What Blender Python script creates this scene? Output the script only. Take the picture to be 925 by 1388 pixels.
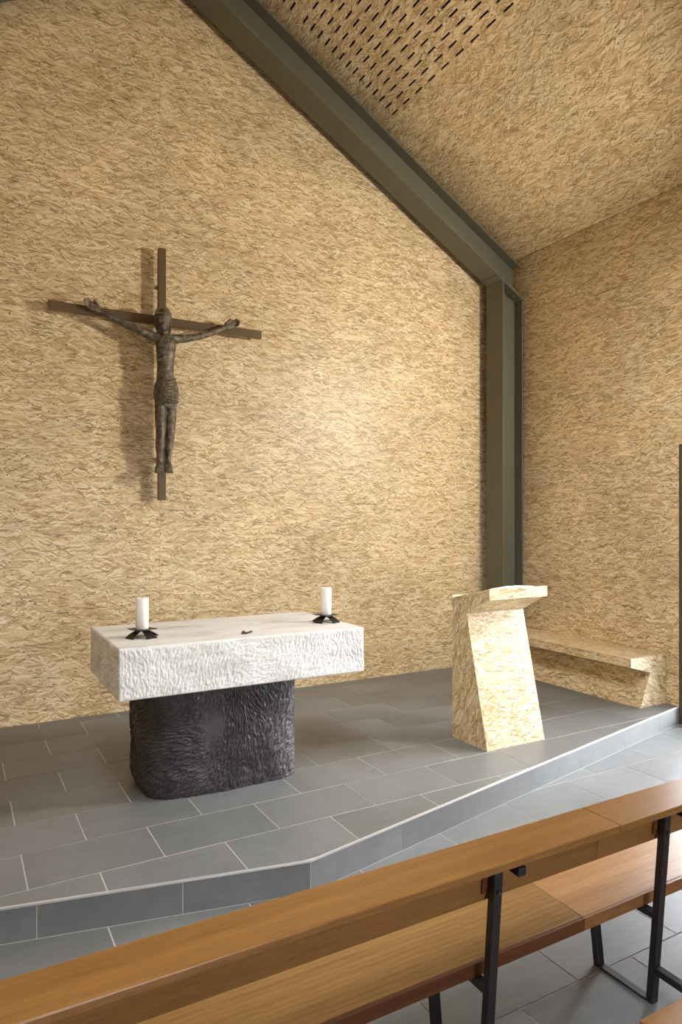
import bpy, bmesh, math, random
import numpy as np
from mathutils import Vector, Matrix, noise

scene = bpy.context.scene
for o in list(bpy.data.objects):
    bpy.data.objects.remove(o)
COL = scene.collection
random.seed(7)

# ------------------------------------------------------------------ camera
H = 1.75                       # camera height above the altar platform (platform top = z 0)
FPX, YAW, V0, CX = 930.0, math.radians(29.5), 703.4, 462.5
W_PX, H_PX = 925.0, 1388.0
cam_d = bpy.data.cameras.new('camera')
cam = bpy.data.objects.new('camera', cam_d)
COL.objects.link(cam)
cam.location = (0, 0, H)
cam.rotation_euler = (math.radians(90), 0, -YAW)
cam_d.sensor_fit = 'VERTICAL'
cam_d.sensor_height = 36.0
cam_d.sensor_width = 24.0
cam_d.lens = FPX * 36.0 / H_PX
cam_d.shift_y = (V0 - H_PX / 2) / H_PX
cam_d.clip_start = 0.05
scene.camera = cam
_F = Vector((math.sin(YAW), math.cos(YAW), 0)); _R = Vector((math.cos(YAW), -math.sin(YAW), 0))
def ray(u, v): return _F + _R * ((u - CX) / FPX) + Vector((0, 0, 1)) * ((V0 - v) / FPX)
def on_y(u, v, y):
    d = ray(u, v); return Vector((0, 0, H)) + d * (y / d.y)
def on_z(u, v, z):
    d = ray(u, v); return Vector((0, 0, H)) + d * ((z - H) / d.z)

# ------------------------------------------------------------------ sky and exposure
world = bpy.data.worlds.new('sky'); scene.world = world
world.use_nodes = True
bg = world.node_tree.nodes['Background']
bg.inputs['Color'].default_value = (0.87, 0.91, 1.0, 1)
bg.inputs['Strength'].default_value = 9.8
scene.view_settings.view_transform = 'Standard'
scene.view_settings.look = 'None'
scene.view_settings.gamma = 1.0
scene.view_settings.use_curve_mapping = False
scene.view_settings.exposure = 1.72

# room dimensions
YB = 6.405                     # face of the wall behind the altar
XR = 5.90                      # right wall face
XC = 1.67                      # ridge
XL = 2 * XC - XR               # left wall face
ZF = -0.165                    # nave floor
ZE = 4.86                      # eaves
TAN = 0.57                     # roof pitch
YR = -6.0                      # rear wall
SEC = math.sqrt(1 + TAN * TAN)
ZA = ZE + TAN * (XR - XC)
WIN_Y0, WIN_Y1, WIN_Z = 2.35, 4.02, 2.45     # glazed opening in the right wall
WT = 0.30

def portal(name, loc, rot, sx, sy):
    l = bpy.data.lights.new(name, 'AREA'); l.shape = 'RECTANGLE'; l.size = sx; l.size_y = sy
    l.cycles.is_portal = True
    o = bpy.data.objects.new(name, l); COL.objects.link(o)
    o.location = loc; o.rotation_euler = rot
    return o
portal('daylight_opening', (XR + 0.10, (WIN_Y0 + WIN_Y1) / 2, (WIN_Z + ZF) / 2), (0, math.radians(90), 0), WIN_Z - ZF, WIN_Y1 - WIN_Y0)
portal('added_opening_rear', (XC, YR - WT - 0.02, 1.0), (math.radians(90), 0, 0), 1.8, 2.2)  # portal for the window added behind the camera
SK = (2.42, 3.95, -1.6, 1.9)    # unseen skylight added to the left slope for light from above: s from/to, y from/to
_c, _s = 1 / SEC, TAN / SEC
_sm = (SK[0] + SK[1]) / 2
portal('added_opening_roof', (XL + _sm * _c - 0.36 * _s, (SK[2] + SK[3]) / 2, ZE + _sm * _s + 0.36 * _c), Vector((_s, 0, -_c)).to_track_quat('-Z', 'Y').to_euler(), 3.5, 1.53)

# ------------------------------------------------------------------ helpers
def tag(o, label=None, cat=None, group=None, kind=None):
    if label: o['label'] = label
    if cat: o['category'] = cat
    if group: o['group'] = group
    if kind: o['kind'] = kind
    return o

def link(name, me, mat=None, parent=None, smooth=False):
    o = bpy.data.objects.new(name, me); COL.objects.link(o)
    if mat is not None and not me.materials: me.materials.append(mat)
    if parent is not None: o.parent = parent
    if smooth:
        me.polygons.foreach_set('use_smooth', [True] * len(me.polygons))
    return o

def empty(name, loc=(0, 0, 0)):
    o = bpy.data.objects.new(name, None); COL.objects.link(o); o.location = loc
    o.empty_display_size = 0.1
    return o

def uv_box(me, off=None, swap=(), rot=0.0):
    """metres-scaled planar uv by dominant normal; swap = axes ('x','y','z') whose u and v are exchanged"""
    if off is None: off = (random.uniform(0, 40), random.uniform(0, 40))
    uvl = me.uv_layers.new(name='UVMap') if not me.uv_layers else me.uv_layers[0]
    c, s = math.cos(rot), math.sin(rot)
    for p in me.polygons:
        n = p.normal; a = max(range(3), key=lambda i: abs(n[i]))
        for li in p.loop_indices:
            co = me.vertices[me.loops[li].vertex_index].co
            u, v = ((co.y, co.z), (co.x, co.z), (co.x, co.y))[a]
            if 'xyz'[a] in swap: u, v = v, u
            u, v = u * c - v * s, u * s + v * c
            uvl.data[li].uv = (u + off[0], v + off[1])

def bevel_bm(bm, w, seg=2):
    if w > 0:
        bmesh.ops.bevel(bm, geom=list(bm.edges), offset=w, segments=seg, profile=0.5, affect='EDGES', clamp_overlap=True)

def finish(name, bm, mat, parent=None, bev=0.0, seg=2, uv=True, off=None, swap=(), rot=0.0, smooth=False):
    bmesh.ops.recalc_face_normals(bm, faces=bm.faces)
    bevel_bm(bm, bev, seg)
    me = bpy.data.meshes.new(name); bm.to_mesh(me); bm.free()
    me.update()
    if uv: uv_box(me, off, swap, rot)
    return link(name, me, mat, parent, smooth)

def bm_box(bm, x0, x1, y0, y1, z0, z1):
    v = [bm.verts.new((x, y, z)) for x in (x0, x1) for y in (y0, y1) for z in (z0, z1)]
    for f in ((0, 1, 3, 2), (4, 6, 7, 5), (0, 4, 5, 1), (2, 3, 7, 6), (0, 2, 6, 4), (1, 5, 7, 3)):
        bm.faces.new([v[i] for i in f])

def box(name, x0, x1, y0, y1, z0, z1, mat, parent=None, bev=0.0, **k):
    bm = bmesh.new(); bm_box(bm, x0, x1, y0, y1, z0, z1)
    return finish(name, bm, mat, parent, bev, **k)

def prism(name, pts, axis, a, b, mat, parent=None, bev=0.0, **k):
    """extrude a polygon: axis 'x' -> pts are (y,z); 'y' -> (x,z); 'z' -> (x,y)"""
    def mk(p, t):
        return {'x': (t, p[0], p[1]), 'y': (p[0], t, p[1]), 'z': (p[0], p[1], t)}[axis]
    bm = bmesh.new()
    A = [bm.verts.new(mk(p, a)) for p in pts]; B = [bm.verts.new(mk(p, b)) for p in pts]
    bm.faces.new(A); bm.faces.new(B[::-1])
    n = len(pts)
    for i in range(n):
        bm.faces.new((A[i], A[(i + 1) % n], B[(i + 1) % n], B[i]))
    return finish(name, bm, mat, parent, bev, **k)

def bar_bm(bm, p0, p1, w, d, ref=Vector((1, 0, 0))):
    """rectangular bar between two points; w across ref, d across the other axis"""
    p0 = Vector(p0); p1 = Vector(p1); t = (p1 - p0).normalized()
    a = (ref - t * ref.dot(t)).normalized(); b = t.cross(a)
    v = []
    for p in (p0, p1):
        for sa, sb in ((-1, -1), (1, -1), (1, 1), (-1, 1)):
            v.append(bm.verts.new(p + a * (w / 2 * sa) + b * (d / 2 * sb)))
    bm.faces.new(v[0:4]); bm.faces.new(v[4:8][::-1])
    for i in range(4):
        bm.faces.new((v[i], v[(i + 1) % 4], v[4 + (i + 1) % 4], v[4 + i]))

def bar(name, p0, p1, w, d, mat, parent=None, bev=0.003, ref=Vector((1, 0, 0)), **k):
    bm = bmesh.new(); bar_bm(bm, p0, p1, w, d, ref)
    return finish(name, bm, mat, parent, bev, **k)

def lathe(name, prof, loc, mat, parent=None, seg=32, smooth=True):
    bm = bmesh.new(); rings = []
    for r, z in prof:
        if r < 1e-6: rings.append([bm.verts.new((0, 0, z))])
        else: rings.append([bm.verts.new((r * math.cos(2 * math.pi * i / seg), r * math.sin(2 * math.pi * i / seg), z)) for i in range(seg)])
    for A, B in zip(rings, rings[1:]):
        for i in range(seg):
            j = (i + 1) % seg
            if len(A) == 1: bm.faces.new((A[0], B[i], B[j]))
            elif len(B) == 1: bm.faces.new((A[i], B[0], A[j]))
            else: bm.faces.new((A[i], A[j], B[j], B[i]))
    o = finish(name, bm, mat, parent, uv=False, smooth=smooth)
    o.location = loc
    return o

# ------------------------------------------------------------------ materials
class N:
    def __init__(self, name):
        self.m = bpy.data.materials.new(name); self.m.use_nodes = True
        self.t = self.m.node_tree; self.b = self.t.nodes['Principled BSDF']
    def n(self, typ, ins=None, **props):
        nd = self.t.nodes.new(typ)
        for k, v in props.items(): setattr(nd, k, v)
        for k, v in (ins or {}).items():
            if isinstance(v, bpy.types.NodeSocket): self.t.links.new(v, nd.inputs[k])
            else: nd.inputs[k].default_value = v
        return nd
    def math(self, op, a, b=0.0, clamp=False):
        return self.n('ShaderNodeMath', {0: a, 1: b}, operation=op, use_clamp=clamp).outputs[0]
    def vec(self, op, a, b):
        return self.n('ShaderNodeVectorMath', {0: a, 1: b}, operation=op).outputs[0]
    def mix(self, f, a, b, mode='MIX'):
        nd = self.t.nodes.new('ShaderNodeMix'); nd.data_type = 'RGBA'; nd.blend_type = mode
        for i, v in ((0, f), (6, a), (7, b)):
            if isinstance(v, bpy.types.NodeSocket): self.t.links.new(v, nd.inputs[i])
            elif i and not hasattr(v, '__len__'): nd.inputs[i].default_value = (v, v, v, 1)
            else: nd.inputs[i].default_value = v
        return nd.outputs[2]
    def ramp(self, fac, stops, interp='LINEAR'):
        nd = self.t.nodes.new('ShaderNodeValToRGB'); self.t.links.new(fac, nd.inputs[0])
        nd.color_ramp.interpolation = interp
        el = nd.color_ramp.elements
        while len(el) < len(stops): el.new(0.5)
        for e, (p, c) in zip(el, stops):
            e.position = p; e.color = c if len(c) == 4 else (*c, 1)
        return nd.outputs[0]
    def noise(self, vec, scale, detail=2.0, rough=0.5, dim='3D'):
        return self.n('ShaderNodeTexNoise', {'Vector': vec, 'Scale': scale, 'Detail': detail, 'Roughness': rough}, noise_dimensions=dim).outputs[0]
    def set(self, **k):
        for a, v in k.items():
            s = self.b.inputs[a.replace('_', ' ')]
            if isinstance(v, bpy.types.NodeSocket): self.t.links.new(v, s)
            else: s.default_value = v
    def bump(self, h, strength, dist):
        o = self.n('ShaderNodeBump', {'Height': h, 'Strength': strength, 'Distance': dist}).outputs[0]
        self.t.links.new(o, self.b.inputs['Normal'])

def srgb(r, g, b):
    f = lambda c: (c / 255 / 12.92) if c / 255 <= 0.04045 else ((c / 255 + 0.055) / 1.055) ** 2.4
    return (f(r), f(g), f(b), 1)

def make_osb(name, gain=1.0, grey=0.0):
    m = N(name)
    uv = m.n('ShaderNodeUVMap').outputs[0]
    warp = m.n('ShaderNodeTexNoise', {'Vector': uv, 'Scale': 16.0, 'Detail': 2.0}, noise_dimensions='2D').outputs[1]
    w = m.vec('MULTIPLY', m.vec('SUBTRACT', warp, (0.5, 0.5, 0.5)), (0.012, 0.012, 0))
    p = m.vec('ADD', uv, w)
    def C(r, g, b):
        c = srgb(r, g, b); return (c[0] * gain, c[1] * gain, c[2] * gain, 1)
    pale = C(241, 226, 191); light = C(229, 208, 166); mid = C(216, 191, 147); tan = C(203, 175, 129); brn = C(182, 152, 107); grey_c = C(156, 147, 122)
    stops = [(0.0, brn), (0.16, brn), (0.30, tan), (0.48, mid), (0.68, light), (0.88, pale), (1.0, pale)]
    col = None; hsum = None
    layers = [(0, .20, .030, 1.0, 0), (18, .17, .022, .5, 1), (-22, .16, .020, .45, 1), (4, .20, .024, .45, 1), (-55, .10, .012, .10, 0), (-9, .15, .017, .38, 1), (13, .13, .013, .32, 1), (62, .09, .011, .08, 0), (-33, .10, .010, .18, 1), (30, .11, .010, .18, 1), (-3, .12, .009, .22, 0)]
    for i, (ang, L, Wd, cov, edge) in enumerate(layers):
        r = m.n('ShaderNodeVectorRotate', {'Vector': p, 'Angle': math.radians(ang)}, rotation_type='Z_AXIS').outputs[0]
        q = m.vec('ADD', m.vec('MULTIPLY', r, (1 / L, 1 / Wd, 1)), (i * 17.3, i * 9.1, 0))
        vn = m.n('ShaderNodeTexVoronoi', {'Vector': q, 'Scale': 1.0, 'Randomness': 1.0}, voronoi_dimensions='2D', feature='F1')
        sp = m.n('ShaderNodeSeparateColor', {0: vn.outputs['Color']})
        g = m.noise(m.vec('MULTIPLY', q, (0.5, 5.0, 1)), 1.0, 1.0, 0.5, '2D')
        tone = m.math('ADD', m.math('MULTIPLY', sp.outputs[1], 0.78), m.math('MULTIPLY', g, 0.22))
        c = m.ramp(tone, stops)
        if i in (3, 5):
            c = m.mix(m.math('MULTIPLY', m.math('GREATER_THAN', sp.outputs[2], 0.955), 0.75), c, grey_c)
        h = sp.outputs[2]
        if edge:
            c = m.mix(m.math('MULTIPLY', m.math('GREATER_THAN', vn.outputs['Distance'], 0.62), 0.24), c, C(168, 136, 95))
        if col is None: col, hsum = c, h
        else:
            k = m.math('LESS_THAN', sp.outputs[0], cov)
            # strand tips fray away from the cell centre
            k = m.math('MULTIPLY', k, m.math('LESS_THAN', vn.outputs['Distance'], 0.72))
            col = m.mix(k, col, c)
            hm = m.t.nodes.new('ShaderNodeMix'); hm.data_type = 'FLOAT'
            m.t.links.new(k, hm.inputs[0]); m.t.links.new(hsum, hm.inputs[2]); m.t.links.new(h, hm.inputs[3]); hsum = hm.outputs[0]
    # short dark slivers and gaps between strands
    for i, (ang, L, Wd, cov, dk) in enumerate([(8, .11, .011, .065, 0.65), (-24, .10, .010, .05, 0.6), (40, .08, .009, .03, 0.65), (0, .018, .015, .016, 0.85)]):
        r = m.n('ShaderNodeVectorRotate', {'Vector': p, 'Angle': math.radians(ang)}, rotation_type='Z_AXIS').outputs[0]
        q = m.vec('ADD', m.vec('MULTIPLY', r, (1 / L, 1 / Wd, 1)), (i * 7.7 + 100, i * 3.1, 0))
        vn = m.n('ShaderNodeTexVoronoi', {'Vector': q, 'Scale': 1.0}, voronoi_dimensions='2D', feature='F1')
        sp = m.n('ShaderNodeSeparateColor', {0: vn.outputs['Color']})
        k = m.math('MULTIPLY', m.math('LESS_THAN', sp.outputs[0], cov), m.math('LESS_THAN', vn.outputs['Distance'], 0.45))
        col = m.mix(m.math('MULTIPLY', k, dk), col, m.mix(sp.outputs[1], C(92, 66, 36), C(140, 108, 66)))
    big = m.noise(uv, 1.3, 3.0, 0.55, '2D')
    col = m.mix(1.0, col, m.ramp(big, [(0.3, (0.90, 0.90, 0.90)), (0.7, (1.06, 1.05, 1.04))]), 'MULTIPLY')
    m.set(Base_Color=col, Roughness=0.42)
    m.b.inputs['Specular IOR Level'].default_value = 0.45
    m.bump(hsum, 0.05, 0.0008)
    return m.m

def make_slate(name, base):
    m = N(name)
    tc = m.n('ShaderNodeTexCoord').outputs['Object']
    rnd = m.n('ShaderNodeObjectInfo').outputs['Random']
    p = m.n('ShaderNodeVectorMath', {0: tc, 1: m.n('ShaderNodeCombineXYZ', {0: m.math('MULTIPLY', rnd, 37.0), 1: m.math('MULTIPLY', rnd, 19.0), 2: 0.0}).outputs[0]}, operation='ADD').outputs[0]
    n1 = m.noise(p, 2.2, 5.0, 0.6); n2 = m.noise(p, 18.0, 4.0, 0.6); n3 = m.noise(m.vec('MULTIPLY', p, (3.0, 22.0, 22.0)), 1.0, 3.0, 0.6)
    f = m.math('ADD', m.math('ADD', m.math('MULTIPLY', n1, 0.5), m.math('MULTIPLY', n2, 0.25)), m.math('MULTIPLY', n3, 0.25))
    lo = tuple(c * 0.80 for c in base[:3]); hi = tuple(c * 1.22 for c in base[:3])
    c = m.ramp(f, [(0.32, lo), (0.68, hi)])
    c = m.mix(1.0, c, m.ramp(rnd, [(0, (0.90, 0.90, 0.89)), (1, (1.08, 1.08, 1.10))]), 'MULTIPLY')
    m.set(Base_Color=c, Roughness=m.math('ADD', m.math('MULTIPLY', n2, 0.16), 0.36))
    m.b.inputs['Specular IOR Level'].default_value = 0.5
    m.bump(m.math('ADD', m.math('MULTIPLY', n2, 0.6), n3), 0.12, 0.002)
    return m.m

def make_plain(name, c, rough=0.5, metal=0.0, spec=0.5, nscale=30.0, amp=0.06, bump=0.0):
    m = N(name)
    tc = m.n('ShaderNodeTexCoord').outputs['Object']
    n = m.noise(tc, nscale, 3.0, 0.55)
    lo = tuple(max(0, x * (1 - amp)) for x in c[:3]); hi = tuple(min(1, x * (1 + amp)) for x in c[:3])
    m.set(Base_Color=m.ramp(n, [(0.3, lo), (0.7, hi)]), Roughness=rough, Metallic=metal)
    m.b.inputs['Specular IOR Level'].default_value = spec
    if bump: m.bump(n, bump, 0.003)
    return m.m

def make_wood(name, dark, light, scale=1.0, stripes=0.5, rough=0.32):
    """long-grained hardwood, grain along local X"""
    m = N(name)
    tc = m.n('ShaderNodeTexCoord').outputs['Object']
    rnd = m.n('ShaderNodeObjectInfo').outputs['Random']
    p = m.n('ShaderNodeVectorMath', {0: tc, 1: m.n('ShaderNodeCombineXYZ', {0: m.math('MULTIPLY', rnd, 11.0), 1: m.math('MULTIPLY', rnd, 5.0), 2: m.math('MULTIPLY', rnd, 3.0)}).outputs[0]}, operation='ADD').outputs[0]
    a = m.noise(m.vec('MULTIPLY', p, (0.7, 14.0, 14.0)), scale, 4.0, 0.6)
    b = m.noise(m.vec('MULTIPLY', p, (9.0, 190.0, 190.0)), scale, 2.0, 0.5)
    pores = m.noise(m.vec('MULTIPLY', p, (22.0, 520.0, 520.0)), scale, 1.0, 0.5)
    warp = m.noise(m.vec('MULTIPLY', p, (1.1, 3.0, 3.0)), 1.0, 2.0, 0.5)
    wv = m.math('SINE', m.math('MULTIPLY', m.math('ADD', m.n('ShaderNodeSeparateXYZ', {0: p}).outputs[1], m.math('MULTIPLY', warp, 0.07)), 260.0))
    f = m.math('ADD', m.math('ADD', m.math('MULTIPLY', a, 0.62), m.math('MULTIPLY', b, 0.38)), m.math('MULTIPLY', wv, 0.035 * stripes))
    c = m.ramp(f, [(0.30, dark), (0.52, tuple((x + y) / 2 for x, y in zip(dark, light))), (0.72, light)])
    c = m.mix(m.math('MULTIPLY', m.math('GREATER_THAN', pores, 0.66), 0.35), c, tuple(x * 0.45 for x in dark[:3]) + (1,))
    m.set(Base_Color=c, Roughness=rough)
    m.bump(m.math('ADD', b, pores), 0.05, 0.001)
    return m.m

OSB = make_osb('osb_board')
SLATE = make_slate('slate_tile', srgb(118, 119, 117))
GROUT = make_plain('grout', srgb(200, 197, 190), 0.8, nscale=60)
ALU = make_plain('brushed_aluminium_edge', srgb(225, 225, 225), 0.35, 0.6, nscale=200, amp=0.03)
STEEL = make_plain('olive_grey_steel_paint', srgb(102, 100, 82), 0.42, 0.0, 0.5, nscale=8, amp=0.04)
STEEL_BLACK = make_plain('black_lacquered_steel', srgb(34, 32, 38), 0.38, 0.0, 0.5, nscale=20, amp=0.15)
BOLT = make_plain('zinc_bolt', srgb(90, 90, 92), 0.35, 0.8, nscale=50)
FELT = make_plain('black_felt', srgb(14, 13, 12), 0.95, 0, 0.1)
WALNUT = make_plain('brown_lacquered_beam', srgb(98, 80, 52), 0.38, 0.0, 0.5, nscale=12, amp=0.12)
WAX = make_plain('white_wax', srgb(246, 243, 232), 0.45, 0, 0.4, nscale=15, amp=0.02)
IRON = make_plain('dark_wrought_iron', srgb(48, 43, 38), 0.42, 0.35, 0.5, nscale=60, amp=0.25, bump=0.2)
PAPER = make_plain('book_paper', srgb(240, 236, 226), 0.7, nscale=40, amp=0.02)
COVER = make_plain('book_cover', srgb(235, 228, 215), 0.6, nscale=40, amp=0.04)
BROWN = make_plain('dark_reddish_leather', srgb(70, 42, 34), 0.5, nscale=150, amp=0.3)
PLASTER = make_plain('white_plaster', srgb(225, 220, 208), 0.8)
FRAME = make_plain('window_frame_paint', srgb(86, 76, 58), 0.5)
OAK_TOP = make_wood('oak_rail', srgb(114, 77, 33), srgb(158, 112, 58), 1.0, 0.4, 0.30)
OAK_SEAT = make_wood('striped_oak_seat', srgb(118, 84, 42), srgb(162, 124, 72), 1.0, 1.5, 0.34)
OAK_PALE = make_wood('pale_oak_seat', srgb(150, 106, 62), srgb(192, 148, 98), 1.0, 0.5, 0.34)
MAHOGANY = make_wood('reddish_seat_lipping', srgb(72, 40, 22), srgb(112, 68, 38), 1.0, 0.6, 0.34)
WALNUT_LIP = make_wood('brown_seat_lipping', srgb(108, 70, 38), srgb(156, 110, 66), 1.0, 0.6, 0.34)
CONCRETE = make_plain('pale_paving', srgb(165, 160, 150), 0.9, nscale=4)

def make_bronze():
    m = N('weathered_bronze')
    tc = m.n('ShaderNodeTexCoord').outputs['Object']
    n = m.noise(tc, 26.0, 5.0, 0.65); n2 = m.noise(tc, 90.0, 3.0, 0.6)
    m.set(Base_Color=m.ramp(n, [(0.3, srgb(62, 54, 42)), (0.5, srgb(100, 90, 73)), (0.72, srgb(150, 138, 116))]), Roughness=0.5, Metallic=0.3)
    m.bump(m.math('ADD', n, m.math('MULTIPLY', n2, 0.5)), 0.55, 0.008)
    return m.m
BRONZE = make_bronze()

def make_marble():
    m = N('white_chiselled_marble')
    tc = m.n('ShaderNodeTexCoord').outputs['Object']
    n = m.noise(m.vec('MULTIPLY', tc, (2.0, 6.0, 9.0)), 1.4, 5.0, 0.6); n2 = m.noise(tc, 55.0, 3.0, 0.6)
    n3 = m.noise(tc, 9.0, 4.0, 0.65)
    c = m.ramp(n, [(0.30, srgb(202, 201, 196)), (0.48, srgb(232, 230, 225)), (0.7, srgb(242, 240, 236))])
    c = m.mix(m.ramp(n3, [(0.58, (0, 0, 0)), (0.75, (0.35, 0.35, 0.35))]), c, srgb(196, 190, 172))
    c = m.mix(1.0, c, m.ramp(n2, [(0.3, (0.93, 0.93, 0.92)), (0.6, (1.0, 1.0, 1.0))]), 'MULTIPLY')
    m.set(Base_Color=c, Roughness=0.55)
    m.bump(n2, 0.15, 0.002)
    return m.m
MARBLE = make_marble()

def make_basalt():
    m = N('dark_chiselled_stone')
    tc = m.n('ShaderNodeTexCoord').outputs['Object']
    n = m.noise(tc, 6.0, 5.0, 0.6); n2 = m.noise(tc, 120.0, 3.0, 0.6)
    m.set(Base_Color=m.ramp(n, [(0.3, srgb(50, 46, 46)), (0.7, srgb(82, 76, 78))]), Roughness=0.5)
    m.bump(n2, 0.2, 0.002)
    return m.m
BASALT = make_basalt()

def make_glass():
    m = N('window_glass')
    t = m.t; out = t.nodes['Material Output']
    tr = m.n('ShaderNodeBsdfTransparent'); gl = m.n('ShaderNodeBsdfGlossy', {'Roughness': 0.02})
    fr = m.n('ShaderNodeFresnel', {'IOR': 1.45})
    mx = m.n('ShaderNodeMixShader', {0: fr.outputs[0], 1: tr.outputs[0], 2: gl.outputs[0]})
    t.links.new(mx.outputs[0], out.inputs['Surface'])
    return m.m
GLASS = make_glass()

# ------------------------------------------------------------------ room shell
floor = box('floor', XL - WT, XR + WT, YR - WT, 4.3, ZF - 0.25, ZF - 0.0015, GROUT)
tag(floor, kind='structure')
ground = box('ground_outside', -30, 36, -36, 30, ZF - 0.45, ZF - 0.26, CONCRETE)
tag(ground, kind='structure')

# the altar platform: a low dais whose front edge comes to a blunt point
ST = [(XL, 4.02), (1.594, 3.133), (XR, 4.02), (XR, YB), (XL, YB)]
platform = prism('altar_platform', ST, 'z', ZF - 0.001, -0.0015, GROUT)
tag(platform, kind='structure')

def clip(poly, a, b):
    """keep the part of poly left of the line a->b"""
    out = []
    def side(p): return (b[0] - a[0]) * (p[1] - a[1]) - (b[1] - a[1]) * (p[0] - a[0])
    for i in range(len(poly)):
        p, q = poly[i], poly[(i + 1) % len(poly)]
        sp, sq = side(p), side(q)
        if sp >= 0: out.append(p)
        if (sp >= 0) != (sq >= 0):
            t = sp / (sp - sq); out.append((p[0] + t * (q[0] - p[0]), p[1] + t * (q[1] - p[1])))
    return out
def area(poly): return 0.5 * abs(sum(poly[i][0] * poly[(i + 1) % len(poly)][1] - poly[(i + 1) % len(poly)][0] * poly[i][1] for i in range(len(poly))))

ROW, TL, GAP = 0.389, 0.65, 0.0074
def tile_field(parent, ztop, clips, y0, y1):
    k0 = math.floor((y0 - 3.545) / ROW); k1 = math.ceil((y1 - 3.545) / ROW)
    for k in range(k0, k1):
        ya = 3.545 + k * ROW; yb = ya + ROW
        off = 0.308 if k % 2 == 0 else 0.633
        j0 = math.floor((XL - off) / TL); j1 = math.ceil((XR - off) / TL)
        for j in range(j0, j1):
            xa = off + j * TL; xb = xa + TL
            poly = [(xa + GAP / 2, ya + GAP / 2), (xb - GAP / 2, ya + GAP / 2), (xb - GAP / 2, yb - GAP / 2), (xa + GAP / 2, yb - GAP / 2)]
            for a, b in clips: poly = clip(poly, a, b) if len(poly) >= 3 else []
            if len(poly) < 3 or area(poly) < 2e-4: continue
            cxm = sum(p[0] for p in poly) / len(poly); cym = sum(p[1] for p in poly) / len(poly)
            dz = random.uniform(-0.0006, 0.0006)
            pts = [(p[0] - cxm, p[1] - cym) for p in poly]
            o = prism('tile', pts, 'z', -0.0013, dz + 0.0004, SLATE, parent, 0.0, uv=False)
            o.location = (cxm, cym, ztop)
EDGE = 0.012
e_clip = lambda d: [((XL, 4.02 + d), (1.594, 3.133 + d)), ((1.594, 3.133 + d), (XR, 4.02 + d))]
walls_clip = [((XR - 0.002, -10), (XR - 0.002, 10)), ((XL + 0.002, 10), (XL + 0.002, -10)), ((XR, YB - 0.002), (XL, YB - 0.002))]
tile_field(platform, 0.0, e_clip(EDGE) + walls_clip, 3.1, YB)
floor_clip = [((XR - 0.002, -10), (XR - 0.002, 10)), ((XL + 0.002, 10), (XL + 0.002, -10))]
# nave tiles stop at the riser on either side of the blunt point
def floor_tiles():
    P = (1.594, 3.133)
    k0 = math.floor((0.45 - 3.545) / ROW)
    for k in range(k0, 2):
        ya = 3.545 + k * ROW; yb = ya + ROW
        off = 0.308 if k % 2 == 0 else 0.633
        for j in range(math.floor((XL - off) / TL), math.ceil((XR - off) / TL)):
            xa = off + j * TL; xb = xa + TL
            base = [(xa + GAP / 2, ya + GAP / 2), (xb - GAP / 2, ya + GAP / 2), (xb - GAP / 2, yb - GAP / 2), (xa + GAP / 2, yb - GAP / 2)]
            parts = [base]
            if yb > 3.13:
                l = clip(clip(base, P, (P[0], 10)) if False else clip(base, (P[0], -10), (P[0], 10)), P, (XL, 4.02))
                r = clip(clip(base, (P[0], 10), (P[0], -10)), (XR, 4.02), P)
                parts = [q for q in (l, r) if len(q) >= 3 and area(q) > 3e-4]
            for poly in parts:
                for a, b in floor_clip: poly = clip(poly, a, b) if len(poly) >= 3 else []
                if len(poly) < 3 or area(poly) < 3e-4: continue
                cxm = sum(p[0] for p in poly) / len(poly); cym = sum(p[1] for p in poly) / len(poly)
                pts = [(p[0] - cxm, p[1] - cym) for p in poly]
                o = prism('tile', pts, 'z', -0.0013, random.uniform(-0.0002, 0.0008), SLATE, floor, 0.0, uv=False)
                o.location = (cxm, cym, ZF)
floor_tiles()
rear = box('floor_covering', XL, XR, YR, 0.433, ZF - 0.0013, ZF, SLATE, floor, uv=False)

# risers and the bright metal edge of the step
def riser(p, q, lens):
    p = Vector((*p, 0)); q = Vector((*q, 0)); t = (q - p).normalized(); nrm = Vector((t.y, -t.x, 0))
    if nrm.y > 0: nrm = -nrm
    s = 0.0; tot = (q - p).length
    for L in lens:
        e = min(s + L, tot)
        if e - s > 0.01:
            a = p + t * (s + 0.002); b = p + t * (e - 0.002)
            bm = bmesh.new()
            lo, hi = ZF + 0.005, -0.0085
            vs = []
            for pt in (a, b):
                for dn in (0.0, 0.0035):
                    for z in (lo, hi): vs.append(bm.verts.new((pt + nrm * (dn - 0.002)) + Vector((0, 0, z))))
            for f in ((0, 1, 3, 2), (4, 6, 7, 5), (0, 4, 5, 1), (2, 3, 7, 6), (0, 2, 6, 4), (1, 5, 7, 3)): bm.faces.new([vs[i] for i in f])
            finish('riser_tile', bm, SLATE, platform, uv=False)
        s = e
        if s >= tot: break
    bm = bmesh.new()
    m = nrm * 0.003
    vs = []
    for pt in (p, q):
        for dn, z in ((0.0030, -0.0090), (0.0030, 0.0018), (-0.0115, 0.0018), (-0.0115, -0.0090)):
            vs.append(bm.verts.new(pt + nrm * dn + Vector((0, 0, z))))
    bm.faces.new(vs[0:4]); bm.faces.new(vs[4:8][::-1])
    for i in range(4): bm.faces.new((vs[i], vs[(i + 1) % 4], vs[4 + (i + 1) % 4], vs[4 + i]))
    tag(finish('edge_trim', bm, ALU, platform, 0.0015, 2, uv=False), 'bright metal edge strip')
riser((1.594, 3.133), (XR - 0.002, 4.02), [0.668] + [0.665] * 12)
riser((1.594, 3.133), (XL + 0.002, 4.02), [0.640] + [0.65] * 12)

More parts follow.
